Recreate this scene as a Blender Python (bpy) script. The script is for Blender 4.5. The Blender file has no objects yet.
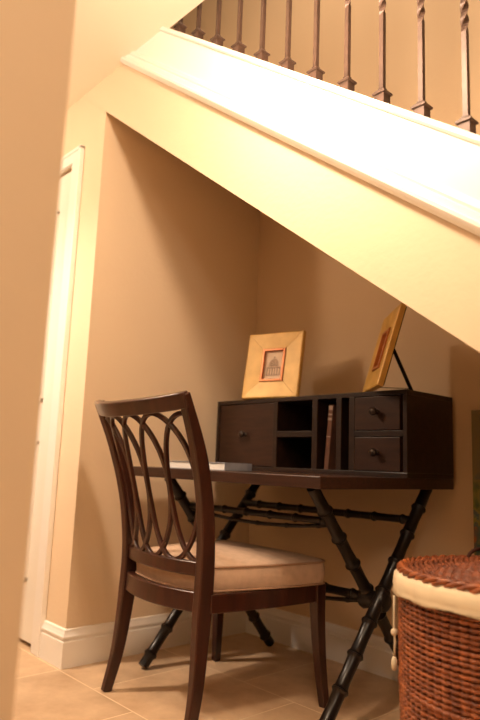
import bpy, bmesh, math, random
from mathutils import Vector, Matrix, Euler
random.seed(4)
SC = bpy.context.scene
COL = SC.collection
PI = math.pi

# ------------------------------------------------------------------ camera
cd = bpy.data.cameras.new('camera')
cam = bpy.data.objects.new('camera', cd)
COL.objects.link(cam)
cam.location = (2.30494, -2.19620, 0.78558)
cam.rotation_euler = (1.731553, -0.038155, 0.827251)
cd.sensor_fit = 'VERTICAL'
cd.sensor_height = 36.0
cd.lens = 635.43 / 720 * 36
cd.clip_start = 0.05
cd.dof.use_dof = True
cd.dof.focus_distance = 1.85
cd.dof.aperture_fstop = 2.2
SC.camera = cam

# ------------------------------------------------------------------ world, lights, exposure
w = bpy.data.worlds.new('world'); SC.world = w; w.use_nodes = True
bg = w.node_tree.nodes['Background']
bg.inputs[0].default_value = (1.0, 0.74, 0.48, 1); bg.inputs[1].default_value = 0.10
SC.view_settings.view_transform = 'Standard'
SC.view_settings.look = 'None'
SC.view_settings.exposure = 0.12
SC.view_settings.gamma = 1.0


def lamp(name, loc, target, energy, size, color, spread=PI, shape='DISK'):
    ld = bpy.data.lights.new(name, 'AREA'); ld.shape = shape; ld.size = size
    ld.energy = energy; ld.color = color; ld.spread = spread
    o = bpy.data.objects.new(name, ld); COL.objects.link(o); o.location = loc
    o.rotation_euler = (Vector(target) - Vector(loc)).to_track_quat('-Z', 'Y').to_euler()
    return o


WARM = (1.0, 0.75, 0.53)


def bulb(name, loc, energy, radius, color=WARM):
    ld = bpy.data.lights.new(name, 'POINT'); ld.energy = energy; ld.shadow_soft_size = radius; ld.color = color
    o = bpy.data.objects.new(name, ld); COL.objects.link(o); o.location = loc
    return o


bulb('bulb_hall', (-0.50, -2.05, 2.12), 38, 0.08)
bulb('bulb_foyer', (1.38, -1.42, 2.02), 47, 0.08)
bulb('fill_behind', (2.8, -2.75, 2.05), 35, 0.15, (1.0, 0.80, 0.60))  # added fill behind the camera, brightens the near wall
sl_ = bpy.data.lights.new('floor_fill_spot', 'SPOT'); sl_.energy = 120; sl_.spot_size = math.radians(84); sl_.spot_blend = 1.0  # added fill spot to brighten the floor and lower door wall
sl_.shadow_soft_size = 0.06; sl_.color = (1.0, 0.80, 0.62)
so_ = bpy.data.objects.new('floor_fill_spot', sl_); COL.objects.link(so_); so_.location = (-0.35, -1.95, 2.40)
so_.rotation_euler = (Vector((0.05, -1.0, 0.1)) - so_.location).to_track_quat('-Z', 'Y').to_euler()
lamp('lamp_stairwell', (0.9, -0.5, 4.3), (0.9, -0.25, 0), 36, 0.5, WARM)

# ------------------------------------------------------------------ materials


def mat(name, color, rough=0.6, spec=0.5, metal=0.0, var=0.0, scale=8.0, bump=0.0, bscale=60.0, coat=0.0,
        stretch=(1, 1, 1), color2=None):
    m = bpy.data.materials.new(name); m.use_nodes = True
    nt = m.node_tree; b = nt.nodes['Principled BSDF']
    b.inputs['Base Color'].default_value = (*color, 1)
    b.inputs['Roughness'].default_value = rough
    b.inputs['Metallic'].default_value = metal
    b.inputs['Specular IOR Level'].default_value = spec
    b.inputs['Coat Weight'].default_value = coat
    b.inputs['Coat Roughness'].default_value = 0.15
    tc = nt.nodes.new('ShaderNodeTexCoord'); mp = nt.nodes.new('ShaderNodeMapping')
    mp.inputs['Scale'].default_value = stretch
    nt.links.new(tc.outputs['Object'], mp.inputs[0])
    if var or color2:
        n = nt.nodes.new('ShaderNodeTexNoise'); n.inputs['Scale'].default_value = scale
        n.inputs['Detail'].default_value = 4
        nt.links.new(mp.outputs[0], n.inputs['Vector'])
        r = nt.nodes.new('ShaderNodeValToRGB')
        c2 = color2 or tuple(c * (1 - var) for c in color)
        r.color_ramp.elements[0].position = 0.35; r.color_ramp.elements[0].color = (*c2, 1)
        r.color_ramp.elements[1].position = 0.65; r.color_ramp.elements[1].color = (*color, 1)
        nt.links.new(n.outputs[0], r.inputs[0]); nt.links.new(r.outputs[0], b.inputs['Base Color'])
    if bump:
        n2 = nt.nodes.new('ShaderNodeTexNoise'); n2.inputs['Scale'].default_value = bscale
        n2.inputs['Detail'].default_value = 3
        nt.links.new(mp.outputs[0], n2.inputs['Vector'])
        bp = nt.nodes.new('ShaderNodeBump'); bp.inputs['Strength'].default_value = bump
        bp.inputs['Distance'].default_value = 0.002
        nt.links.new(n2.outputs[0], bp.inputs['Height']); nt.links.new(bp.outputs[0], b.inputs['Normal'])
    return m


M = {}
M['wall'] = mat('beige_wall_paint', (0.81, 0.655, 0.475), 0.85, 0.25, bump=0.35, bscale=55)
M['shadedwall'] = mat('shaded_wall_paint', (0.68, 0.51, 0.33), 0.85, 0.25, bump=0.3, bscale=55)  # same wall paint, darkened so the colour carries the alcove's shade
M['ceiling'] = mat('ceiling_paint', (0.93, 0.85, 0.71), 0.9, 0.2)
M['trim'] = mat('white_trim_paint', (0.92, 0.90, 0.86), 0.4, 0.45)
M['iron'] = mat('bronze_iron', (0.115, 0.066, 0.048), 0.45, 0.4, metal=0.2, var=0.3, scale=30)
M['chair'] = mat('mahogany_wood', (0.052, 0.014, 0.008), 0.30, 0.45, coat=0.2, color2=(0.028, 0.008, 0.005), scale=6, stretch=(6, 6, 1))
M['desk'] = mat('espresso_wood', (0.028, 0.012, 0.007), 0.42, 0.35, color2=(0.016, 0.007, 0.0045), scale=7, stretch=(1, 6, 6), coat=0.1)
M['desktop'] = mat('worn_espresso_wood', (0.050, 0.019, 0.011), 0.40, 0.4, color2=(0.026, 0.011, 0.007), scale=9, stretch=(1, 8, 8), coat=0.1)
M['drawer'] = mat('brown_wood_drawer', (0.045, 0.018, 0.010), 0.42, 0.35, color2=(0.028, 0.011, 0.0065), scale=9, stretch=(1, 6, 8))
M['bamboo'] = mat('black_lacquer', (0.011, 0.007, 0.006), 0.34, 0.35, coat=0.1, var=0.3, scale=20)
M['knob'] = mat('dark_metal_knob', (0.05, 0.035, 0.028), 0.3, 0.6, metal=0.7)
M['fabric'] = mat('sand_linen', (0.62, 0.44, 0.32), 0.95, 0.1, var=0.12, scale=40, bump=0.3, bscale=300)
M['piping'] = mat('linen_piping', (0.42, 0.26, 0.17), 0.95, 0.1)
M['cream'] = mat('cream_cotton', (0.78, 0.66, 0.47), 0.95, 0.1, var=0.08, scale=15, bump=0.4, bscale=25)
M['wicker'] = mat('reddish_wicker', (0.40, 0.115, 0.032), 0.36, 0.6, color2=(0.14, 0.032, 0.010), scale=42)
M['wickerlid'] = mat('dark_wicker', (0.26, 0.075, 0.028), 0.45, 0.5, color2=(0.10, 0.026, 0.012), scale=45)
M['core'] = mat('wicker_core', (0.045, 0.014, 0.008), 0.8, 0.2)
M['gold'] = mat('gold_leaf_wood', (0.70, 0.43, 0.11), 0.42, 0.5, metal=0.1, color2=(0.56, 0.33, 0.07), scale=14)
M['copper'] = mat('copper_fillet', (0.48, 0.16, 0.045), 0.35, 0.5, metal=0.35)
M['mount'] = mat('cream_print_paper', (0.88, 0.72, 0.56), 0.7, 0.3, color2=(0.80, 0.62, 0.46), scale=30)
M['ink'] = mat('sepia_ink', (0.40, 0.26, 0.18), 0.7, 0.2, var=0.3, scale=80)
M['black'] = mat('black_backing', (0.015, 0.011, 0.009), 0.7, 0.2)
M['pages'] = mat('white_pages', (0.80, 0.78, 0.76), 0.8, 0.2, var=0.1, scale=120, stretch=(1, 1, 8))
M['cover'] = mat('grey_blue_cover', (0.17, 0.18, 0.22), 0.35, 0.5, color2=(0.36, 0.37, 0.42), scale=9)
M['bookred'] = mat('red_brown_cloth', (0.15, 0.065, 0.04), 0.7, 0.3, var=0.25, scale=20)
M['booktan'] = mat('tan_leather', (0.26, 0.13, 0.06), 0.6, 0.3, var=0.25, scale=30)
M['label'] = mat('pale_spine_band', (0.34, 0.24, 0.18), 0.7, 0.3)
M['door'] = mat('white_door_paint', (0.90, 0.87, 0.80), 0.4, 0.4)
M['steel'] = mat('satin_hinge', (0.55, 0.45, 0.33), 0.35, 0.5, metal=0.9)
M['stairtread'] = mat('stair_carpet', (0.45, 0.32, 0.20), 0.95, 0.1, var=0.15, scale=60)


def floor_mat():
    m = bpy.data.materials.new('travertine_tile'); m.use_nodes = True
    nt = m.node_tree; b = nt.nodes['Principled BSDF']; L = nt.links.new
    tc = nt.nodes.new('ShaderNodeTexCoord'); mp = nt.nodes.new('ShaderNodeMapping')
    mp.inputs['Location'].default_value = (-0.262, 0.49, 0)
    L(tc.outputs['Object'], mp.inputs[0])
    br = nt.nodes.new('ShaderNodeTexBrick'); br.offset = 0.5; br.squash = 1
    br.inputs['Scale'].default_value = 1; br.inputs['Brick Width'].default_value = 0.50
    br.inputs['Row Height'].default_value = 0.475; br.inputs['Mortar Size'].default_value = 0.0032
    br.inputs['Mortar Smooth'].default_value = 0.3
    br.inputs['Color1'].default_value = (1, 1, 1, 1); br.inputs['Color2'].default_value = (0.86, 0.86, 0.86, 1)
    br.inputs['Mortar'].default_value = (0, 0, 0, 1)
    L(mp.outputs[0], br.inputs['Vector'])
    n = nt.nodes.new('ShaderNodeTexNoise'); n.inputs['Scale'].default_value = 5; n.inputs['Detail'].default_value = 8
    n.inputs['Roughness'].default_value = 0.65
    L(tc.outputs['Object'], n.inputs['Vector'])
    r = nt.nodes.new('ShaderNodeValToRGB')
    r.color_ramp.elements[0].position = 0.3; r.color_ramp.elements[0].color = (0.52, 0.34, 0.20, 1)
    r.color_ramp.elements[1].position = 0.7; r.color_ramp.elements[1].color = (0.80, 0.59, 0.39, 1)
    L(n.outputs[0], r.inputs[0])
    mx = nt.nodes.new('ShaderNodeMix'); mx.data_type = 'RGBA'; mx.blend_type = 'MULTIPLY'
    mx.inputs[0].default_value = 1; L(r.outputs[0], mx.inputs[6]); L(br.outputs['Color'], mx.inputs[7])
    m2 = nt.nodes.new('ShaderNodeMix'); m2.data_type = 'RGBA'
    L(br.outputs['Fac'], m2.inputs[0]); L(mx.outputs[2], m2.inputs[6]); m2.inputs[7].default_value = (0.84, 0.66, 0.46, 1)
    L(m2.outputs[2], b.inputs['Base Color'])
    b.inputs['Roughness'].default_value = 0.38; b.inputs['Specular IOR Level'].default_value = 0.4
    inv = nt.nodes.new('ShaderNodeMath'); inv.operation = 'SUBTRACT'; inv.inputs[0].default_value = 1
    L(br.outputs['Fac'], inv.inputs[1])
    ad = nt.nodes.new('ShaderNodeMath'); ad.operation = 'MULTIPLY_ADD'; L(n.outputs[0], ad.inputs[0]); ad.inputs[1].default_value = 0.4
    L(inv.outputs[0], ad.inputs[2])
    bp = nt.nodes.new('ShaderNodeBump'); bp.inputs['Strength'].default_value = 0.35; bp.inputs['Distance'].default_value = 0.002
    L(ad.outputs[0], bp.inputs['Height']); L(bp.outputs[0], b.inputs['Normal'])
    return m


M['floor'] = floor_mat()


def painting_mat():
    m = bpy.data.materials.new('painted_canvas'); m.use_nodes = True
    nt = m.node_tree; b = nt.nodes['Principled BSDF']; L = nt.links.new
    tc = nt.nodes.new('ShaderNodeTexCoord')
    n = nt.nodes.new('ShaderNodeTexNoise'); n.inputs['Scale'].default_value = 7; n.inputs['Detail'].default_value = 3
    n.inputs['Distortion'].default_value = 1.2
    L(tc.outputs['Object'], n.inputs['Vector'])
    r = nt.nodes.new('ShaderNodeValToRGB'); cr = r.color_ramp
    cr.elements[0].position = 0.30; cr.elements[0].color = (0.03, 0.06, 0.05, 1)
    cr.elements[1].position = 0.72; cr.elements[1].color = (0.42, 0.30, 0.05, 1)
    for p, c in ((0.42, (0.10, 0.14, 0.03, 1)), (0.5, (0.30, 0.24, 0.05, 1)), (0.57, (0.05, 0.12, 0.10, 1)), (0.64, (0.40, 0.12, 0.03, 1))):
        e = cr.elements.new(p); e.color = c
    L(n.outputs[0], r.inputs[0])
    sp = nt.nodes.new('ShaderNodeSeparateXYZ'); L(tc.outputs['Object'], sp.inputs[0])
    mr = nt.nodes.new('ShaderNodeMapRange'); L(sp.outputs[2], mr.inputs[0])
    mr.inputs[1].default_value = 0.72; mr.inputs[2].default_value = 0.80
    mx = nt.nodes.new('ShaderNodeMix'); mx.data_type = 'RGBA'
    L(mr.outputs[0], mx.inputs[0]); L(r.outputs[0], mx.inputs[6]); mx.inputs[7].default_value = (0.22, 0.17, 0.07, 1)
    L(mx.outputs[2], b.inputs['Base Color']); b.inputs['Roughness'].default_value = 0.6
    return m


M['painting'] = painting_mat()

# ------------------------------------------------------------------ mesh helpers


def obj(name, bm, m, parent=None, bevel=0.0, smooth=None, segs=2):
    bmesh.ops.recalc_face_normals(bm, faces=bm.faces)
    me = bpy.data.meshes.new(name); bm.to_mesh(me); bm.free()
    me.materials.append(M[m])
    o = bpy.data.objects.new(name, me); COL.objects.link(o)
    if parent is not None: o.parent = parent
    if bevel:
        b = o.modifiers.new('bevel', 'BEVEL'); b.width = bevel; b.segments = segs; b.limit_method = 'ANGLE'; b.angle_limit = 0.6
    if smooth:
        for p in me.polygons: p.use_smooth = True
        if smooth is not True:
            me.set_sharp_from_angle(angle=math.radians(smooth))
    return o


def box(bm, x0, x1, y0, y1, z0, z1, mx=None):
    vs = [bm.verts.new((x, y, z)) for x in (x0, x1) for y in (y0, y1) for z in (z0, z1)]
    for f in ((0, 1, 3, 2), (4, 6, 7, 5), (0, 4, 5, 1), (2, 3, 7, 6), (0, 2, 6, 4), (1, 5, 7, 3)):
        bm.faces.new([vs[i] for i in f])
    if mx is not None: bmesh.ops.transform(bm, matrix=mx, verts=vs)
    return vs


def BM(*boxes):
    bm = bmesh.new()
    for b in boxes: box(bm, *b)
    return bm


def prism(bm, poly, axis, a, b):
    """polygon in the plane normal to axis, extruded a..b; poly is pairs of the other two coords in xyz order"""
    def P(u, v, t):
        return {0: (t, u, v), 1: (u, t, v), 2: (u, v, t)}[axis]
    A = [bm.verts.new(P(u, v, a)) for u, v in poly]; B = [bm.verts.new(P(u, v, b)) for u, v in poly]
    bm.faces.new(A); bm.faces.new(B[::-1]); n = len(poly)
    for i in range(n): bm.faces.new([A[i], A[(i + 1) % n], B[(i + 1) % n], B[i]])


def frames(pts, up=None, closed=False):
    n = len(pts); out = []
    prev = None
    for i in range(n):
        if closed: t = pts[(i + 1) % n] - pts[i - 1]
        else: t = pts[min(i + 1, n - 1)] - pts[max(i - 1, 0)]
        t.normalize()
        if up is not None:
            u = (up - t * up.dot(t)).normalized()
        elif prev is None:
            a = Vector((0, 0, 1)) if abs(t.z) < 0.9 else Vector((1, 0, 0))
            u = (a - t * a.dot(t)).normalized()
        else:
            u = (prev - t * prev.dot(t)).normalized()
        prev = u
        out.append((u, t.cross(u)))
    return out


def tube(bm, pts, r, seg=10, closed=False, cap=True):
    pts = [Vector(p) for p in pts]; fr = frames(pts, closed=closed); rings = []
    for i, (p, (u, v)) in enumerate(zip(pts, fr)):
        rr = r[i] if isinstance(r, (list, tuple)) else r
        rings.append([bm.verts.new(p + rr * (math.cos(2 * PI * k / seg) * u + math.sin(2 * PI * k / seg) * v)) for k in range(seg)])
    n = len(rings)
    for i in range(n if closed else n - 1):
        A, B = rings[i], rings[(i + 1) % n]
        for k in range(seg): bm.faces.new([A[k], A[(k + 1) % seg], B[(k + 1) % seg], B[k]])
    if cap and not closed:
        bm.faces.new(rings[0][::-1]); bm.faces.new(rings[-1])


def sweep(bm, pts, sizes, up, closed=False):
    """rectangular section: sizes (w along up-cross, h along up) half extents"""
    pts = [Vector(p) for p in pts]; fr = frames(pts, up=Vector(up) if not isinstance(up, list) else None, closed=closed)
    rings = []
    for i, (p, (u, v)) in enumerate(zip(pts, fr)):
        a, b = sizes[i] if isinstance(sizes, list) else sizes
        rings.append([bm.verts.new(p + su * b * u + sv * a * v) for su, sv in ((-1, -1), (-1, 1), (1, 1), (1, -1))])
    n = len(rings)
    for i in range(n if closed else n - 1):
        A, B = rings[i], rings[(i + 1) % n]
        for k in range(4): bm.faces.new([A[k], A[(k + 1) % 4], B[(k + 1) % 4], B[k]])
    if not closed:
        bm.faces.new(rings[0][::-1]); bm.faces.new(rings[-1])


def lathe(bm, prof, seg=20, mx=None):
    vs = []; rings = []
    for r, z in prof:
        ring = [bm.verts.new((r * math.cos(2 * PI * k / seg), r * math.sin(2 * PI * k / seg), z)) for k in range(seg)]
        rings.append(ring); vs += ring
    for A, B in zip(rings, rings[1:]):
        for k in range(seg): bm.faces.new([A[k], A[(k + 1) % seg], B[(k + 1) % seg], B[k]])
    bm.faces.new(rings[0][::-1]); bm.faces.new(rings[-1])
    if mx is not None: bmesh.ops.transform(bm, matrix=mx, verts=vs)


def interp(tab, z):
    for (a, b), (c, d) in zip(tab, tab[1:]):
        if z <= c: break
    t = (z - a) / (c - a)
    return b + (d - b) * t


def smooth_tab(tab, z):
    """Catmull-Rom through table points"""
    n = len(tab)
    i = 0
    while i < n - 2 and z > tab[i + 1][0]: i += 1
    (z1, y1), (z2, y2) = tab[i], tab[i + 1]
    y0 = tab[max(i - 1, 0)]; y3 = tab[min(i + 2, n - 1)]
    h = z2 - z1; t = (z - z1) / h
    m1 = (y2 - y0[1]) / (z2 - y0[0]) * h; m2 = (y3[1] - y1) / (y3[0] - z1) * h
    return (2 * t**3 - 3 * t**2 + 1) * y1 + (t**3 - 2 * t**2 + t) * m1 + (-2 * t**3 + 3 * t**2) * y2 + (t**3 - t**2) * m2


def thing(name, label, cat, loc=(0, 0, 0), rotz=0.0, group=None):
    o = bpy.data.objects.new(name, None); COL.objects.link(o); o.empty_display_size = 0.05
    o.location = loc; o.rotation_euler = (0, 0, rotz); o['label'] = label; o['category'] = cat
    if group: o['group'] = group
    return o


def struct(name, bm, m, **k):
    o = obj(name, bm, m, **k); o['kind'] = 'structure'; return o


# ------------------------------------------------------------------ the setting
AZ, SL, YF, ZC = 2.2662, 0.7367, -0.9419, 2.433     # understair apex, slope, front plane, ceiling height


def zl(x, off=0.0): return AZ + off - SL * x


struct('floor', BM((-3, 5, -5.5, 0.15, -0.1, 0)), 'floor')
struct('ceiling', BM((-3, 5, -5.5, YF, ZC, ZC + 0.12)), 'ceiling')
struct('ceiling_stairwell', BM((-3, 5, YF, 0.1, 4.9, 5.0)), 'ceiling')
struct('wall_back', BM((-3, 5, 0, 0.12, 0, 4.9)), 'shadedwall')
# alcove side wall plus the wall with the closet door
DX0, DX1, DZ = -1.06, -0.25, 2.100
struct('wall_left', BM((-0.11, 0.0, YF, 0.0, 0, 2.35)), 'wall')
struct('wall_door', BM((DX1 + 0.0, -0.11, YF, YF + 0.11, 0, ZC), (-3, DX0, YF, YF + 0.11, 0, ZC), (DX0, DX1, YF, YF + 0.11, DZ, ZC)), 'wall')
struct('wall_hall_end', BM((-3.1, -3, -5.5, 0.12, 0, 4.9)), 'wall')
# slab under the stair: sloped face above the alcove with its soffit
bm = bmesh.new()
prism(bm, [(-1.6, zl(-1.6)), (0.0, zl(0)), (AZ / SL, 0), (AZ / SL + 0.5, 0), (-1.6, zl(-1.6, 0.37))], 1, YF - 0.003, -0.001)
struct('wall_stair', bm, 'wall')
# near wall at the left of the picture
struct('wall_near', BM((1.43, 1.545, -5.5, -1.842, 0, ZC)), 'wall')
struct('wall_right', BM((5.0, 5.1, -5.5, 0.12, 0, 4.9)), 'wall')

# baseboards (stepped profile), one mesh each
BBP = [(0, 0), (0.016, 0), (0.016, 0.093), (0.0115, 0.097), (0.0115, 0.103), (0.0165, 0.106), (0.0175, 0.113), (0.0135, 0.118), (0.0125, 0.122), (0.0095, 0.126), (0.0085, 0.135), (0.003, 0.139), (0, 0.139)]


def baseboard(name, path):
    """path of (x,y) with outward normal on the left-hand side when walking"""
    bm = bmesh.new(); pts = [Vector((a, b, 0)) for a, b in path]; rings = []
    n = len(pts)
    for i, p in enumerate(pts):
        ns = []
        if i > 0: d = (p - pts[i - 1]).normalized(); ns.append(Vector((-d.y, d.x, 0)))
        if i < n - 1: d = (pts[i + 1] - p).normalized(); ns.append(Vector((-d.y, d.x, 0)))
        if len(ns) == 2:
            s = (ns[0] + ns[1]); nn = s / (1 + ns[0].dot(ns[1]))
        else: nn = ns[0]
        rings.append([bm.verts.new(p + nn * (-u) + Vector((0, 0, z))) for u, z in BBP])
    for A, B in zip(rings, rings[1:]):
        for k in range(len(BBP)): bm.faces.new([A[k], A[(k + 1) % len(BBP)], B[(k + 1) % len(BBP)], B[k]])
    bm.faces.new(rings[0]); bm.faces.new(rings[-1][::-1])
    return struct(name, bm, 'trim', smooth=40)


baseboard('baseboard_left', [(0.0, -0.001), (0.0, YF), (-0.166, YF)][::-1])
baseboard('baseboard_back', [(0.0165, 0.0), (2.85, 0.0)])
baseboard('baseboard_near', [(1.545, -5.4), (1.545, -1.842), (1.43, -1.842)][::-1])

# door casing and door slab at the far left
CW = 0.076
bm = bmesh.new()
for a, b, c, d, e, f in ((DX1 + 0.005, DX1 + CW + 0.006, YF - 0.018, YF, 0, DZ + 0.055), (DX0 - CW, DX0 - 0.005, YF - 0.018, YF, 0, DZ + 0.055),
                         (DX0 - CW, DX1 + CW + 0.006, YF - 0.0185, YF, DZ + 0.003, DZ + 0.062)):
    box(bm, a, b, c, d, e, f)
box(bm, DX1 + CW - 0.012, DX1 + CW + 0.008, YF - 0.024, YF, 0, DZ + 0.064)
box(bm, DX0 - CW, DX1 + CW + 0.008, YF - 0.024, YF, DZ + 0.05, DZ + 0.066)
struct('trim_1', bm, 'trim', bevel=0.003)
dr = struct('door_1', BM((DX0 + 0.003, DX1 - 0.002, YF + 0.006, YF + 0.041, 0.018, DZ - 0.009)), 'door', bevel=0.002)
bm = bmesh.new()
for z0, z1 in ((0.25, 0.85), (1.02, 1.92)):
    for x0, x1 in ((DX0 + 0.13, -0.69), (-0.62, DX1 - 0.13)):
        for a, b, c, d in ((x0, x1, z0, z0 + 0.02), (x0, x1, z1 - 0.02, z1), (x0, x0 + 0.02, z0, z1), (x1 - 0.02, x1, z0, z1)):
            box(bm, a, b, YF + 0.001, YF + 0.008, c, d)
obj('door_moulding', bm, 'door', dr, bevel=0.002)
for z in (0.26, 1.06, 1.86):
    bm = bmesh.new(); tube(bm, [(DX1, YF - 0.004, z - 0.045), (DX1, YF - 0.004, z + 0.045)], 0.006, 10)
    obj('hinge', bm, 'steel', dr, smooth=40)
bm = bmesh.new()
lathe(bm, [(0.028, 0), (0.028, 0.006), (0.011, 0.01), (0.011, 0.035), (0.024, 0.045), (0.027, 0.058), (0.02, 0.07), (0.004, 0.074)], 20,
      Matrix.Translation((DX0 + 0.07, YF + 0.006, 0.97)) @ Matrix.Rotation(PI / 2, 4, 'X'))
obj('door_knob', bm, 'steel', dr, smooth=50)

# ------------------------------------------------------------------ staircase
st = thing('staircase', 'white-trimmed staircase rising to the left above the alcove', 'staircase', (0, 0, 0))
XA, XB = -0.105, 2.9


def slope_prof(name, prof, m, y0=YF - 0.003):
    """profile points (y outwards, z offset from the soffit line); extruded along the stair slope"""
    bm = bmesh.new()
    A = [bm.verts.new((XA, y0 - u, zl(XA, o))) for u, o in prof]
    B = [bm.verts.new((XB, y0 - u, zl(XB, o))) for u, o in prof]
    n = len(prof)
    bm.faces.new(A); bm.faces.new(B[::-1])
    for i in range(n): bm.faces.new([A[i], A[(i + 1) % n], B[(i + 1) % n], B[i]])
    return obj(name, bm, m, st, smooth=30)


slope_prof('stringer_board', [(0.0, 0.335), (0.012, 0.335), (0.012, 0.470), (-0.10, 0.470), (-0.10, 0.335)], 'trim')
slope_prof('base_moulding', [(0.0, 0.256), (0.014, 0.258), (0.024, 0.266), (0.030, 0.276), (0.030, 0.286), (0.022, 0.289), (0.022, 0.306),
                             (0.016, 0.309), (0.020, 0.318), (0.018, 0.330), (0.012, 0.338), (0.0, 0.338)], 'trim')
slope_prof('stringer_cap', [(0.012, 0.466), (0.018, 0.468), (0.022, 0.474), (0.022, 0.484), (0.018, 0.489), (-0.105, 0.489), (-0.105, 0.466)], 'trim')
RISE, RUN = 0.184, 0.25
bm = bmesh.new()
i = 0
x = 2.85
while x > 0.2:
    zt = zl(x, 0.36) + RISE * 0.5
    prism(bm, [(x - RUN - 0.0, zt - 0.20), (x, zt - 0.20 - 0.1), (x, zt), (x - RUN, zt)], 1, -0.84, -0.002)
    x -= RUN
obj('steps', bm, 'stairtread', st)

rail = thing('stair_railing', 'dark bronze iron stair railing with twisted balusters on the white stringer', 'railing', (0, 0, 0))
YB = -0.89
bal_m = bmesh.new()
HB = 0.0065


def baluster_mesh():
    bm = bmesh.new()
    rings = []
    zs = [0.0, 0.262] + [0.262 + 0.30 * k / 40 for k in range(1, 41)] + [0.86]
    for z in zs:
        t = min(max((z - 0.262) / 0.30, 0), 1)
        a = PI / 4 + t * 2 * PI * 2.0
        s = HB * 1.414 * (1 + (0.12 if 0 < t < 1 else 0))
        rings.append([bm.verts.new((s * math.cos(a + k * PI / 2), s * math.sin(a + k * PI / 2), z)) for k in range(4)])
    for A, B in zip(rings, rings[1:]):
        for k in range(4): bm.faces.new([A[k], A[(k + 1) % 4], B[(k + 1) % 4], B[k]])
    bm.faces.new(rings[0][::-1]); bm.faces.new(rings[-1])
    return bm


def shoe_mesh():
    bm = bmesh.new()
    rings = []
    for s, z in ((0.0150, -0.012), (0.0150, 0.021), (0.0195, 0.023), (0.0195, 0.028), (0.0085, 0.040), (0.0085, 0.043)):
        rings.append([bm.verts.new((s * a, s * b, z)) for a, b in ((-1, -1), (1, -1), (1, 1), (-1, 1))])
    for A, B in zip(rings, rings[1:]):
        for k in range(4): bm.faces.new([A[k], A[(k + 1) % 4], B[(k + 1) % 4], B[k]])
    bm.faces.new(rings[0][::-1]); bm.faces.new(rings[-1])
    return bm


b0 = obj('baluster', baluster_mesh(), 'iron', rail)
s0 = obj('base_shoe', shoe_mesh(), 'iron', b0)
first = True
for i in range(-3, 14):
    x = 0.443 + 0.1183 * (i)
    if x > 2.05: break
    if first: b = b0
    else:
        b = b0.copy(); COL.objects.link(b); b.parent = rail
        s = s0.copy(); COL.objects.link(s); s.parent = b
    b.location = (x, YB, 2.7575 - SL * x + 0.008)
    first = False
bm = bmesh.new()
sweep(bm, [(XA, YB, 2.7575 - SL * XA + 0.875), (2.2, YB, 2.7575 - SL * 2.2 + 0.875)], (0.03, 0.022), (0, 0, 1))
obj('handrail', bm, 'chair', rail, bevel=0.01)

# ------------------------------------------------------------------ desk
DXR, DYB, DW, DD, DH, DT = 1.098, -0.024, 0.965, 0.75, 0.757, 0.037
dk = thing('writing_desk', 'dark campaign desk on crossed bamboo-style legs under the stairs', 'desk', (DXR, DYB, 0), 0.004)
W, BK, FR = -DW, 0.0, -DD
obj('desktop', BM((W, 0, FR, 0, DH - DT, DH)), 'desktop', dk, bevel=0.003)
# two breadboard seams on the top
BT = 1.056          # top of the hutch
BF = -0.304
XLB = -0.986        # left end of the hutch
hb = []
T = 0.017


def X(wx): return wx - DXR     # world x to desk local


# hutch carcass
hut = obj('hutch', BM((XLB, 0, BF, 0, BT - T, BT), (XLB, 0, BF, 0, DH, DH + T), (XLB, XLB + T, BF, 0, DH + T, BT - T), (-T, 0, BF, 0, DH + T, BT - T),
                      (XLB + T, -T, -0.012, 0, DH + T, BT - T),
                      (X(0.466), X(0.489), BF, -0.012, DH + T, BT - T), (X(0.676), X(0.702), BF, -0.012, DH + T, BT - T),
                      (X(0.794), X(0.818), BF, -0.012, DH + T, BT - T), (X(0.853), X(0.878), BF, -0.012, DH + T, BT - T),
                      (X(0.489), X(0.676), BF, -0.012, 0.895, 0.919), (X(0.878), -T, BF, -0.012, 0.896, 0.916)), 'desk', dk, bevel=0.0015)


def knob(parent, x, z, y):
    bm = bmesh.new()
    lathe(bm, [(0.009, 0), (0.009, 0.003), (0.0055, 0.006), (0.006, 0.013), (0.012, 0.017), (0.0145, 0.023), (0.0135, 0.029), (0.007, 0.033), (0.001, 0.0335)], 18,
          Matrix.Translation((x, y, z)) @ Matrix.Rotation(PI / 2, 4, 'X'))
    obj('knob', bm, 'knob', parent, smooth=50)


d1 = obj('cabinet_door', BM((XLB + T + 0.002, X(0.466) - 0.002, BF + 0.004, BF + 0.02, DH + T + 0.002, BT - T - 0.002)), 'drawer', dk, bevel=0.002)
knob(d1, X(0.300), 0.908, BF + 0.004)
for za, zb in ((0.918, 1.037), (0.776, 0.894)):
    d = obj('drawer', BM((X(0.880), -T - 0.010, BF - 0.002, BF + 0.20, za, zb)), 'drawer', dk, bevel=0.003)
    d['label'] = 'small drawer front with dark knob'
    knob(d, X(0.978), (za + zb) / 2 + 0.004, BF - 0.002)


def bamboo(bm, a, b, r=0.0185, node=0.115, start=0.06, sag=None, seg=14):
    a = Vector(a); b = Vector(b); L = (b - a).length
    st_ = [0.0]; rs = [r]
    s = start
    while s < L - 0.02:
        for ds, k in ((-0.012, 1.0), (-0.008, 1.08), (-0.004, 1.24), (0.0, 1.3), (0.002, 1.12), (0.004, 1.24), (0.008, 1.1), (0.013, 1.0)):
            st_.append(s + ds); rs.append(r * k)
        m = s + node * 0.5
        if m < L - 0.02: st_.append(m); rs.append(r * 0.94)
        s += node
    st_.append(L); rs.append(r)
    pts = []
    for q in st_:
        t = q / L; p = a.lerp(b, t)
        if sag: p = p + Vector(sag) * (4 * t * (1 - t))
        pts.append(p)
    tube(bm, pts, rs, seg)


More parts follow.
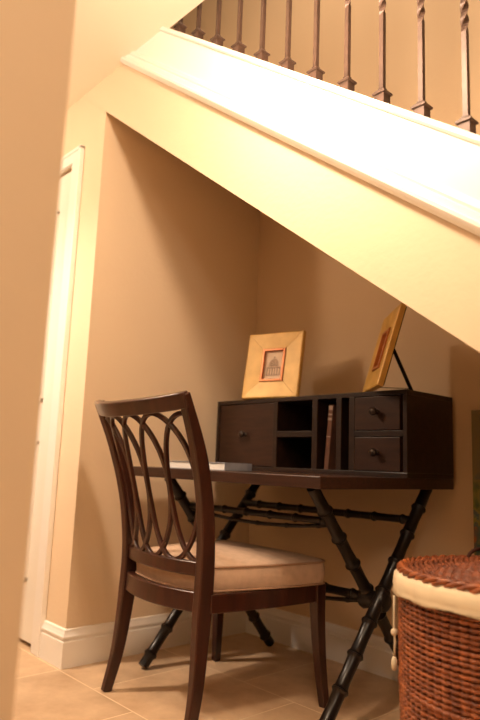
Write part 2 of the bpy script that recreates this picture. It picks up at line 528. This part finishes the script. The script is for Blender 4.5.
ZT = DH - DT
e = 0.029
xl, xr = W + 0.078, W + 0.879
for sx, xc in ((-1, xl), (1, xr)):
    for nm, dx, yA, yB in (('front_foot', e * sx, -0.680, -0.088), ('rear_foot', -e * sx, -0.050, -0.650)):
        bm = bmesh.new()
        bamboo(bm, (xc + dx, yA, 0.010), (xc + dx, yB, ZT), 0.0205, 0.112, 0.05)
        # keep the foot flat on the floor
        for vtx in bm.verts:
            if vtx.co.z < 0.0: vtx.co.z = 0.0
        obj('leg', bm, 'bamboo', dk, smooth=45)
    bm = bmesh.new()
    lathe(bm, [(0.020, -0.052), (0.030, -0.046), (0.034, -0.036), (0.030, -0.026), (0.028, 0.0), (0.030, 0.026), (0.034, 0.036), (0.030, 0.046), (0.020, 0.052)], 20,
          Matrix.Translation((xc, -0.366, 0.362)) @ Matrix.Rotation(PI / 2, 4, 'Y'))
    obj('pivot', bm, 'bamboo', dk, smooth=45)
bm = bmesh.new(); bamboo(bm, (xl + 0.01, -0.362, 0.365), (xr - 0.02, -0.362, 0.365), 0.015, 0.12, 0.1)
obj('stretcher', bm, 'bamboo', dk, smooth=45)
bm = bmesh.new(); bamboo(bm, (xl + 0.03, -0.362, 0.352), (xr - 0.05, -0.362, 0.352), 0.0075, 0.14, 0.1, sag=(0, 0, -0.03))
obj('stretcher', bm, 'bamboo', dk, smooth=45)
bm = bmesh.new(); bamboo(bm, (xl - e, -0.185, 0.612), (xr + e, -0.185, 0.612), 0.014, 0.12, 0.1)
obj('stretcher', bm, 'bamboo', dk, smooth=45)
bm = bmesh.new(); bamboo(bm, (xl + e, -0.545, 0.612), (xr - e, -0.545, 0.612), 0.012, 0.12, 0.1, sag=(0, 0, 0.0))
obj('stretcher', bm, 'bamboo', dk, smooth=45)
bm = bmesh.new(); bamboo(bm, (xl + e + 0.02, -0.545, 0.600), (xr - e - 0.02, -0.545, 0.600), 0.0065, 0.14, 0.1, sag=(0, 0, -0.022))
obj('stretcher', bm, 'bamboo', dk, smooth=45)


# ------------------------------------------------------------------ things on and in the desk


def book(name, label, w, d, h, loc, rot, pm, cm, group=None, t=0.003):
    """lying book, spine along +x side; w along x, d along y"""
    r = thing(name, label, 'book', loc, 0, group); r.rotation_euler = rot
    obj('pages', BM((0.003, w - 0.004, 0.003, d - 0.003, t, h - t)), pm, r)
    obj('cover', BM((0, w, 0, d, 0, t), (0, w, 0, d, h - t, h), (w - t, w, 0, d, 0, h)), cm, r, bevel=0.001)
    return r


book('book', 'thick white-paged book with a grey blue cover lying on the desktop', 0.27, 0.165, 0.028, (0.352, -0.768, DH), (0, 0, 0.2), 'pages', 'cover')


def upright(label, wx, lean, h, th, dep, m, bands):
    r = thing('book', label, 'book', (wx, BF + DYB + 0.006, DH + T + 0.0005), 0)
    r.rotation_euler = (0, lean, 0)
    obj('cover', BM((0, 0.002, 0, dep, 0, h), (th - 0.002, th, 0, dep, 0, h), (0, th, 0, 0.003, 0, h)), m, r, bevel=0.0008)
    obj('pages', BM((0.002, th - 0.002, 0.003, dep - 0.003, 0.003, h - 0.003)), 'booktan', r)
    for z0, z1 in bands: obj('spine_band', BM((0.001, th - 0.001, -0.0008, 0.0005, z0 * h, z1 * h)), 'label', r)


upright('slim reddish book leaning in the tall slot of the desk hutch', 0.7335, 0.085, 0.243, 0.021, 0.17, 'bookred',
        ((0.92, 0.985), (0.84, 0.865), (0.76, 0.80), (0.50, 0.515)))


def picture_frame(label, loc, yaw, tilt, w, h):
    r = thing('picture_frame', label, 'picture frame', loc, yaw)
    E_ = bpy.data.objects.new
    mx = Matrix.Rotation(-tilt, 4, 'X')
    BW = w * 0.300; BH = h * 0.255; th = 0.018

    def B(nm, boxes, m, par, bevel=0.0, fn=None):
        bm = bmesh.new()
        for b in boxes: box(bm, *b)
        if fn: fn(bm)
        bmesh.ops.transform(bm, matrix=mx, verts=bm.verts)
        return obj(nm, bm, m, par, bevel=bevel)
    # mitred moulding, thicker at the outside
    bm = bmesh.new()
    outer = [(0, 0), (w, 0), (w, h), (0, h)]; inner = [(BW, BH), (w - BW, BH), (w - BW, h - BH), (BW, h - BH)]
    secs = [(0.0, 0.0, 0), (0.0, -th, 0), (0.06, -th - 0.003, 0), (0.94, -th + 0.001, 0), (1.0, -th + 0.004, 0), (1.0, 0.0, 0)]
    for k in range(4):
        o1, o2, i1, i2 = outer[k], outer[(k + 1) % 4], inner[k], inner[(k + 1) % 4]
        A = [bm.verts.new((o1[0] + (i1[0] - o1[0]) * t, y, o1[1] + (i1[1] - o1[1]) * t)) for t, y, _ in secs]
        Bv = [bm.verts.new((o2[0] + (i2[0] - o2[0]) * t, y, o2[1] + (i2[1] - o2[1]) * t)) for t, y, _ in secs]
        sd = Vector((o2[0] - o1[0], 0, o2[1] - o1[1])).normalized() * 0.0006      # hairline mitre joint
        for q_ in A: q_.co += sd
        for q_ in Bv: q_.co -= sd
        n = len(secs)
        for i in range(n): bm.faces.new([A[i], A[(i + 1) % n], Bv[(i + 1) % n], Bv[i]])
        bm.faces.new(A); bm.faces.new(Bv[::-1])
    bmesh.ops.transform(bm, matrix=mx, verts=bm.verts)
    obj('moulding', bm, 'gold', r)
    x0, x1, z0, z1 = BW, w - BW, BH, h - BH; f = 0.009
    B('fillet', [(x0 - 0.002, x0 + f, -th + 0.002 - 0.006, -0.004, z0 - 0.002, z1 + 0.002), (x1 - f, x1 + 0.002, -th - 0.004, -0.004, z0 - 0.002, z1 + 0.002),
                 (x0 + f, x1 - f, -th - 0.004, -0.004, z0 - 0.002, z0 + f), (x0 + f, x1 - f, -th - 0.004, -0.004, z1 - f, z1 + 0.002)], 'copper', r, bevel=0.002)
    pr = B('print', [(x0 + f, x1 - f, -0.008, -0.004, z0 + f, z1 - f)], 'mount', r)
    # engraving: a domed building
    px0, px1, pz0, pz1 = x0 + f, x1 - f, z0 + f, z1 - f; pw = px1 - px0; ph = pz1 - pz0; cx = (px0 + px1) / 2
    bs = [(px0 + pw * .12, px1 - pw * .12, -0.0092, -0.008, pz0 + ph * .14, pz0 + ph * .165)]
    for k in range(6):
        xx = px0 + pw * (.16 + .136 * k - 0.015); bs.append((xx, xx + pw * .05, -0.0092, -0.008, pz0 + ph * .16, pz0 + ph * .40))
    bs.append((px0 + pw * .14, px1 - pw * .14, -0.0092, -0.008, pz0 + ph * .40, pz0 + ph * .435))
    for k in range(9):
        hw = pw * 0.26 * math.sqrt(max(0.02, 1 - (k / 9) ** 2)); zz = pz0 + ph * (.47 + .03 * k)
        bs.append((cx - hw, cx + hw, -0.0092, -0.008, zz, zz + ph * .014))
    bs.append((cx - pw * .02, cx + pw * .02, -0.0092, -0.008, pz0 + ph * .74, pz0 + ph * .82))
    B('engraving', bs, 'ink', pr)
    B('backing', [(0.006, w - 0.006, 0.0, 0.004, 0.006, h - 0.006)], 'black', r)
    # easel strut: from the back to the shelf
    top = mx @ Vector((w / 2, 0.006, h * 0.62)); foot = Vector((w / 2, top.y + 0.075, 0.004))
    bm = bmesh.new(); sweep(bm, [top, foot], (0.016, 0.0018), (0, 1, 0))
    obj('easel_strut', bm, 'black', r)
    bm = bmesh.new(); tube(bm, [Vector((w / 2, 0.012, 0.012)), Vector((w / 2, foot.y - 0.004, 0.012))], 0.0012, 6)
    obj('strut_stay', bm, 'black', r)
    return r


picture_frame('gold picture frame at the left, facing outward with a small building print', (0.287, -0.333, BT + 0.001), 0.255, 0.179, 0.27, 0.294)
picture_frame('gold picture frame at the right end, turned sideways to the left', (0.877, -0.249, BT + 0.001), -0.738, 0.276, 0.257, 0.297)

# painting on the back wall right of the desk
pa = thing('painting', 'olive green painting hanging low on the wall right of the desk', 'painting', (1.172, 0, 0))
o = obj('canvas', BM((0, 0.46, -0.028, -0.002, 0.40, 1.006)), 'painting', pa, bevel=0.002)

# ------------------------------------------------------------------ chair
ch = thing('dining_chair', 'dark mahogany chair with interlaced oval back and beige seat cushion, pulled up to the desk', 'chair', (0.551, -0.68, 0), math.radians(-2.8))
PROF = [(0.0, -0.272), (0.12, -0.243), (0.26, -0.226), (0.40, -0.216), (0.52, -0.219), (0.66, -0.238), (0.82, -0.284), (0.99, -0.360)]


def yb(z): return smooth_tab(PROF, z)


XP = 0.222


def xp(z): return XP + 0.020 * max(0.0, 1 - z / 0.35) ** 1.5 + 0.044 * max(0.0, (z - 0.42) / 0.56) ** 1.3


SEC = [(0.0, 0.012, 0.016), (0.35, 0.0175, 0.027), (0.5, 0.0175, 0.025), (0.8, 0.017, 0.022), (0.985, 0.0165, 0.014)]


def sec(z):
    for a, b in zip(SEC, SEC[1:]):
        if z <= b[0] + 1e-6: break
    t = (z - a[0]) / (b[0] - a[0]); return (a[1] + (b[1] - a[1]) * t, a[2] + (b[2] - a[2]) * t)


for s in (-1, 1):
    bm = bmesh.new(); n = 26
    pts = [(s * xp(0.985 * k / n) + 0.010 * max(0, 1 - 0.985 * k / n / 0.35), yb(0.985 * k / n), 0.985 * k / n) for k in range(n + 1)]
    sz = [sec(p[2]) for p in pts]
    # section: x half = a, y half = b ; up vector = y
    sweep(bm, pts, sz, (0, 1, 0))
    o = obj('rear_leg', bm, 'chair', ch, bevel=0.004, smooth=35)
# front legs: slight sabre
for s in (-1, 1):
    bm = bmesh.new(); pts = []; sz = []
    for k in range(15):
        t = k / 14; z = 0.39 * t
        q = (1 - t) ** 2
        pts.append((s * (0.264 + 0.024 * q) - (0.012 if s < 0 else 0), 0.238 + 0.018 * q, z)); sz.append((0.0135 + 0.007 * t, 0.0135 + 0.008 * t))
    sweep(bm, pts, sz, (0, 1, 0)); obj('front_leg', bm, 'chair', ch, bevel=0.003, smooth=35)


def arc_rail(name, z0, z1, bow, half_t, x=XP - 0.004, m='chair', yoff=0.0, n=20, bevel=0.004, par=ch, dip=0.0):
    bm = bmesh.new(); pts = []
    zm = (z0 + z1) / 2
    for k in range(n + 1):
        u = -1 + 2 * k / n; pts.append((u * (x + xp(zm) - XP), yb(zm) + yoff - bow * (1 - u * u), zm - dip * (1 - abs(u) ** 2.4)))
    # tilt with the back
    sl = (yb(z1) - yb(z0)) / (z1 - z0)
    sweep(bm, pts, (half_t, (z1 - z0) / 2), (0, sl, 1))
    return obj(name, bm, m, par, bevel=bevel, smooth=35)


BOW = 0.046
arc_rail('top_rail', 0.942, 0.992, BOW * 1.25, 0.0125, x=XP + 0.014, dip=0.020)
arc_rail('lower_back_rail', 0.440, 0.483, BOW * 0.9, 0.011)
arc_rail('rear_seat_rail', 0.335, 0.395, BOW, 0.013)


def back_pt(x, z, off=0.0):
    u = x / (XP - 0.004); g = max(0.0, (z - 0.45) / 0.5); return Vector((x * xp(z) / XP, yb(z) - BOW * (0.93 + 0.28 * g) * (1 - u * u) + off, z))


SP = (2 * (XP - 0.018)) / 4
ZM, BZ = 0.703, 0.225


def oval(cx, half=0, off=0.0):
    bm = bmesh.new(); pts = []; n = 48
    rng = range(n) if not half else range(n // 2 + 1)
    for k in rng:
        a = 2 * PI * k / n
        if half: a = a + (-PI / 2 if half > 0 else PI / 2)
        xx = cx + SP * math.cos(a); zz = ZM + BZ * math.sin(a)
        pts.append(back_pt(xx, zz, off))
    closed = not half
    fr = len(pts); rings = []
    for i in range(fr):
        t = (pts[(i + 1) % fr] - pts[i - 1]) if closed else (pts[min(i + 1, fr - 1)] - pts[max(i - 1, 0)])
        t.normalize(); nrm = Vector((0, -1, 0)); nrm = (nrm - t * nrm.dot(t)).normalized(); v_ = t.cross(nrm)
        hw, ht = 0.0072, 0.0068
        rings.append([bm.verts.new(pts[i] + a_ * hw * v_ + b_ * ht * nrm) for a_, b_ in ((-1, -1), (1, -1), (1, 1), (-1, 1))])
    for i in range(fr if closed else fr - 1):
        A, B = rings[i], rings[(i + 1) % fr]
        for k in range(4): bm.faces.new([A[k], A[(k + 1) % 4], B[(k + 1) % 4], B[k]])
    if not closed: bm.faces.new(rings[0][::-1]); bm.faces.new(rings[-1])
    return obj('back_oval', bm, 'chair', ch, bevel=0.002, smooth=40)


for i, c in enumerate((-SP, 0, SP)): oval(c, 0, 0.0012 * (i % 2))
oval(-2 * SP, 1, 0.001); oval(2 * SP, -1, 0.001)

# seat rails: bowed sides and front
for s in (-1, 1):
    bm = bmesh.new(); n = 12; pts = []
    for k in range(n + 1):
        t = k / n; y = -0.20 + 0.425 * t; x = s * (0.232 + 0.030 * t + 0.012 * math.sin(PI * t)); pts.append((x, y, 0.3625 - 0.003 * t))
    sweep(bm, pts, (0.012, 0.0275), (0, 0, 1)); obj('side_seat_rail', bm, 'chair', ch, bevel=0.003, smooth=35)
bm = bmesh.new(); pts = [(-0.256 + 0.512 * k / 12, 0.232 + 0.020 * math.sin(PI * k / 12), 0.360) for k in range(13)]
sweep(bm, pts, (0.012, 0.0275), (0, 0, 1)); obj('front_seat_rail', bm, 'chair', ch, bevel=0.003, smooth=35)


# cushion outline
def cushion_outline(inset=0.0, n=96):
    """closed loop: rounded trapezoid with bowed front and back"""
    raw = []
    bw, fw, y0, y1 = 0.212 - inset, 0.292 - inset, -0.196 + inset, 0.262 - inset
    cor = [(-bw, y0), (bw, y0), (fw, y1), (-fw, y1)]
    rad = [0.035, 0.035, 0.05, 0.05]
    for i in range(4):
        p = Vector(cor[i]); a = Vector(cor[i - 1]); b = Vector(cor[(i + 1) % 4])
        da = (a - p).normalized(); db = (b - p).normalized(); r = rad[i]
        for k in range(9):
            t = k / 8; q = (p + da * r) * (1 - t) ** 2 + p * 2 * t * (1 - t) + (p + db * r) * t * t; raw.append(q)
    pts = []
    for i in range(len(raw)):
        a, b = raw[i], raw[(i + 1) % len(raw)]; m_ = max(1, int((b - a).length / 0.02))
        for k in range(m_): pts.append(a.lerp(b, k / m_))
    out = []
    for p in pts:
        u = p.x / 0.3; y = p.y
        if y > 0: y += 0.022 * (1 - u * u) * (y / 0.25)
        else: y -= 0.042 * (1 - (p.x / 0.22) ** 2) * (-y / 0.2)
        t = (p.y + 0.2) / 0.46
        x = p.x + (0.012 * math.sin(PI * min(max(t, 0), 1))) * (1 if p.x > 0 else -1) * min(1, abs(p.x) / 0.2)
        out.append(Vector((x, y, 0)))
    return out


Z0, Z1 = 0.389, 0.466
ol = cushion_outline()
cen = Vector((0, 0.02, 0))
bm = bmesh.new(); rings = []
for sc_, z in ((0.90, Z0), (0.985, Z0 + 0.001), (1.0, Z0 + 0.008), (1.01, (Z0 + Z1) / 2), (1.0, Z1 - 0.008), (0.985, Z1), (0.93, Z1 + 0.006), (0.82, Z1 + 0.013), (0.62, Z1 + 0.020), (0.35, Z1 + 0.025), (0.12, Z1 + 0.027)):
    rings.append([bm.verts.new(cen + (p - cen) * sc_ + Vector((0, 0, z))) for p in ol])
for A, B in zip(rings, rings[1:]):
    n = len(A)
    for k in range(n): bm.faces.new([A[k], A[(k + 1) % n], B[(k + 1) % n], B[k]])
bm.faces.new(rings[0][::-1]); bm.faces.new(rings[-1])
cu = obj('seat_cushion', bm, 'fabric', ch, smooth=True)
for z in (Z0 + 0.004, Z1 - 0.002):
    bm = bmesh.new(); tube(bm, [cen + (p - cen) * 1.004 + Vector((0, 0, z)) for p in ol], 0.0035, 6, closed=True)
    obj('piping', bm, 'piping', cu, smooth=True)

# ------------------------------------------------------------------ wicker hamper
BC = (1.656, -0.780)
RT, RB, HT = 0.238, 0.220, 0.553
hp = thing('wicker_hamper', 'round reddish-brown wicker hamper with a cream cloth liner, right of the desk', 'hamper', (BC[0], BC[1], 0))


def rad(z): return RB + (RT - RB) * min(1, z / HT) + 0.006 * math.sin(PI * min(1, z / HT))


NS = 74
bm = bmesh.new()
rows = 50
pitch = (HT - 0.02) / rows
for j in range(rows):
    z = 0.012 + pitch * j
    wale = j in (13, 14, 30)
    pts = []; rr = []
    N = NS * 4
    for k in range(N):
        a = 2 * PI * k / N
        ph = PI * (j % 2)
        amp = 0.0030 * math.cos(NS * a + 0.25 * math.sin(j * 2.1))
        zz = z + 0.0018 * math.sin(5 * a + j * 1.7) * 0.4
        R_ = rad(z) + amp
        pts.append((R_ * math.cos(a), R_ * math.sin(a), zz)); rr.append((0.0043 if not wale else 0.0062) * (0.9 + 0.2 * random.random()))
    tube(bm, pts, rr, 5, closed=True)
obj('woven_wall', bm, 'wicker', hp, smooth=True)
bm = bmesh.new()
for k in range(NS):
    a = 2 * PI * k / NS
    tube(bm, [(rad(z) * 0.998 * math.cos(a), rad(z) * 0.998 * math.sin(a), z) for z in (0.004, HT * .25, HT * 0.5, HT * .75, HT - 0.004)], 0.0032, 5)
obj('stakes', bm, 'core', hp, smooth=True)
bm = bmesh.new()
lathe(bm, [(0.02, 0.004), (rad(0) - 0.012, 0.004), (rad(HT / 2) - 0.012, HT / 2), (RT - 0.012, HT - 0.01), (RT - 0.018, HT - 0.01), (rad(0) - 0.02, 0.012), (0.02, 0.012)], 64)
obj('inner_wall', bm, 'core', hp, smooth=60)
# cloth liner folded over the rim
bm = bmesh.new(); rings = []; n = 144
for R_, z in ((RT - 0.012, HT - 0.05), (RT - 0.006, HT + 0.004), (RT + 0.004, HT + 0.012), (RT + 0.014, HT + 0.002), (RT + 0.016, HT - 0.02), (RT + 0.014, HT - 0.028), (RT + 0.017, HT - 0.036),
              (RT + 0.012, HT - 0.038), (RT + 0.010, HT - 0.02)):
    ring = []
    for k in range(n):
        a = 2 * PI * k / n
        wv = 0.0016 * math.sin(17 * a + z * 40) + 0.0012 * math.sin(41 * a + 1.3)
        dz = 0.004 * math.sin(3 * a + 0.6) + 0.0018 * math.sin(11 * a) if z < HT - 0.03 and R_ > RT else 0
        ring.append(bm.verts.new(((R_ + wv) * math.cos(a), (R_ + wv) * math.sin(a), z + dz)))
    rings.append(ring)
for A, B in zip(rings, rings[1:]):
    for k in range(n): bm.faces.new([A[k], A[(k + 1) % n], B[(k + 1) % n], B[k]])
obj('cloth_liner', bm, 'cream', hp, smooth=True)
# lid: domed weave with thick braided border
LR = RT - 0.001
ZL = HT + 0.012


def dome(r): return ZL + 0.028 * (1 - (r / LR) ** 2)


bm = bmesh.new()
nr = 22
for j in range(1, nr):
    r = LR * j / nr
    N = max(12, int(2 * PI * r / 0.012))
    N += N % 2
    sub = 3
    pts = [((r + 0) * math.cos(2 * PI * k / (N * sub)), r * math.sin(2 * PI * k / (N * sub)), dome(r) + 0.0026 * math.cos(N / 2 * 2 * PI * k / (N * sub) * 1.0 + PI * (j % 2))) for k in range(N * sub)]
    tube(bm, pts, 0.0046, 5, closed=True)
lid = obj('lid', bm, 'wickerlid', hp, smooth=True)
bm = bmesh.new()
for k in range(56):
    a = 2 * PI * k / 56
    tube(bm, [(r * math.cos(a), r * math.sin(a), dome(r) - 0.001) for r in (LR * 0.12 if k % 4 == 0 else LR * (0.3 if k % 2 == 0 else 0.55), LR * 0.7, LR * 0.98)], 0.0024, 5)
obj('lid_spokes', bm, 'core', lid, smooth=True)
bm = bmesh.new(); lathe(bm, [(0.001, dome(0) - 0.006), (LR * 0.4, dome(LR * 0.4) - 0.006), (LR * .75, dome(LR * .75) - 0.006), (LR * 0.99, dome(LR * .99) - 0.006), (LR * 0.99, ZL - 0.012), (0.001, ZL - 0.012)][::-1], 64)
obj('lid_base', bm, 'core', lid, smooth=60)
bm = bmesh.new()
for q in range(3):
    pts = []
    N = 216
    for k in range(N):
        a = 2 * PI * k / N; b = 36 * a / 2 + q * 2 * PI / 3
        pts.append(((LR + 0.006 * math.cos(b)) * math.cos(a), (LR + 0.006 * math.cos(b)) * math.sin(a), ZL + 0.002 + 0.006 * math.sin(b)))
    tube(bm, pts, 0.0052, 6, closed=True)
obj('lid_border', bm, 'wicker', lid, smooth=True)
# bent loop handle
ha = math.radians(160)
hx, hy = 0.10 * math.cos(ha), 0.10 * math.sin(ha)
bm = bmesh.new()
pts = []
for k in range(13):
    t = PI * k / 12
    pts.append((hx + 0.035 * math.cos(t) * -math.sin(ha), hy + 0.035 * math.cos(t) * math.cos(ha), dome(0.10) + 0.022 * math.sin(t)))
tube(bm, pts, 0.0042, 8)
obj('handle', bm, 'core', lid, smooth=True)
# drawstring with knot and toggle on the left side
ca = math.radians(199)
cx, cy = (RT + 0.023) * math.cos(ca), (RT + 0.023) * math.sin(ca)
bm = bmesh.new()
tube(bm, [(cx, cy, HT - 0.06), (cx + 0.001, cy - 0.002, HT - 0.10), (cx, cy, HT - 0.14), (cx + 0.002, cy, HT - 0.165), (cx, cy, HT - 0.20)], 0.0028, 8)
cord = obj('drawstring', bm, 'cream', hp, smooth=True)
bm = bmesh.new()
lathe(bm, [(0.002, -0.008), (0.007, -0.005), (0.0085, 0.0), (0.007, 0.006), (0.002, 0.009)], 12, Matrix.Translation((cx, cy, HT - 0.142)))
obj('toggle', bm, 'cream', cord, smooth=True)
bm = bmesh.new()
lathe(bm, [(0.003, -0.030), (0.0065, -0.026), (0.0068, -0.008), (0.003, 0.0)], 12, Matrix.Translation((cx, cy, HT - 0.195)))
obj('cord_tassel', bm, 'cream', cord, smooth=True)
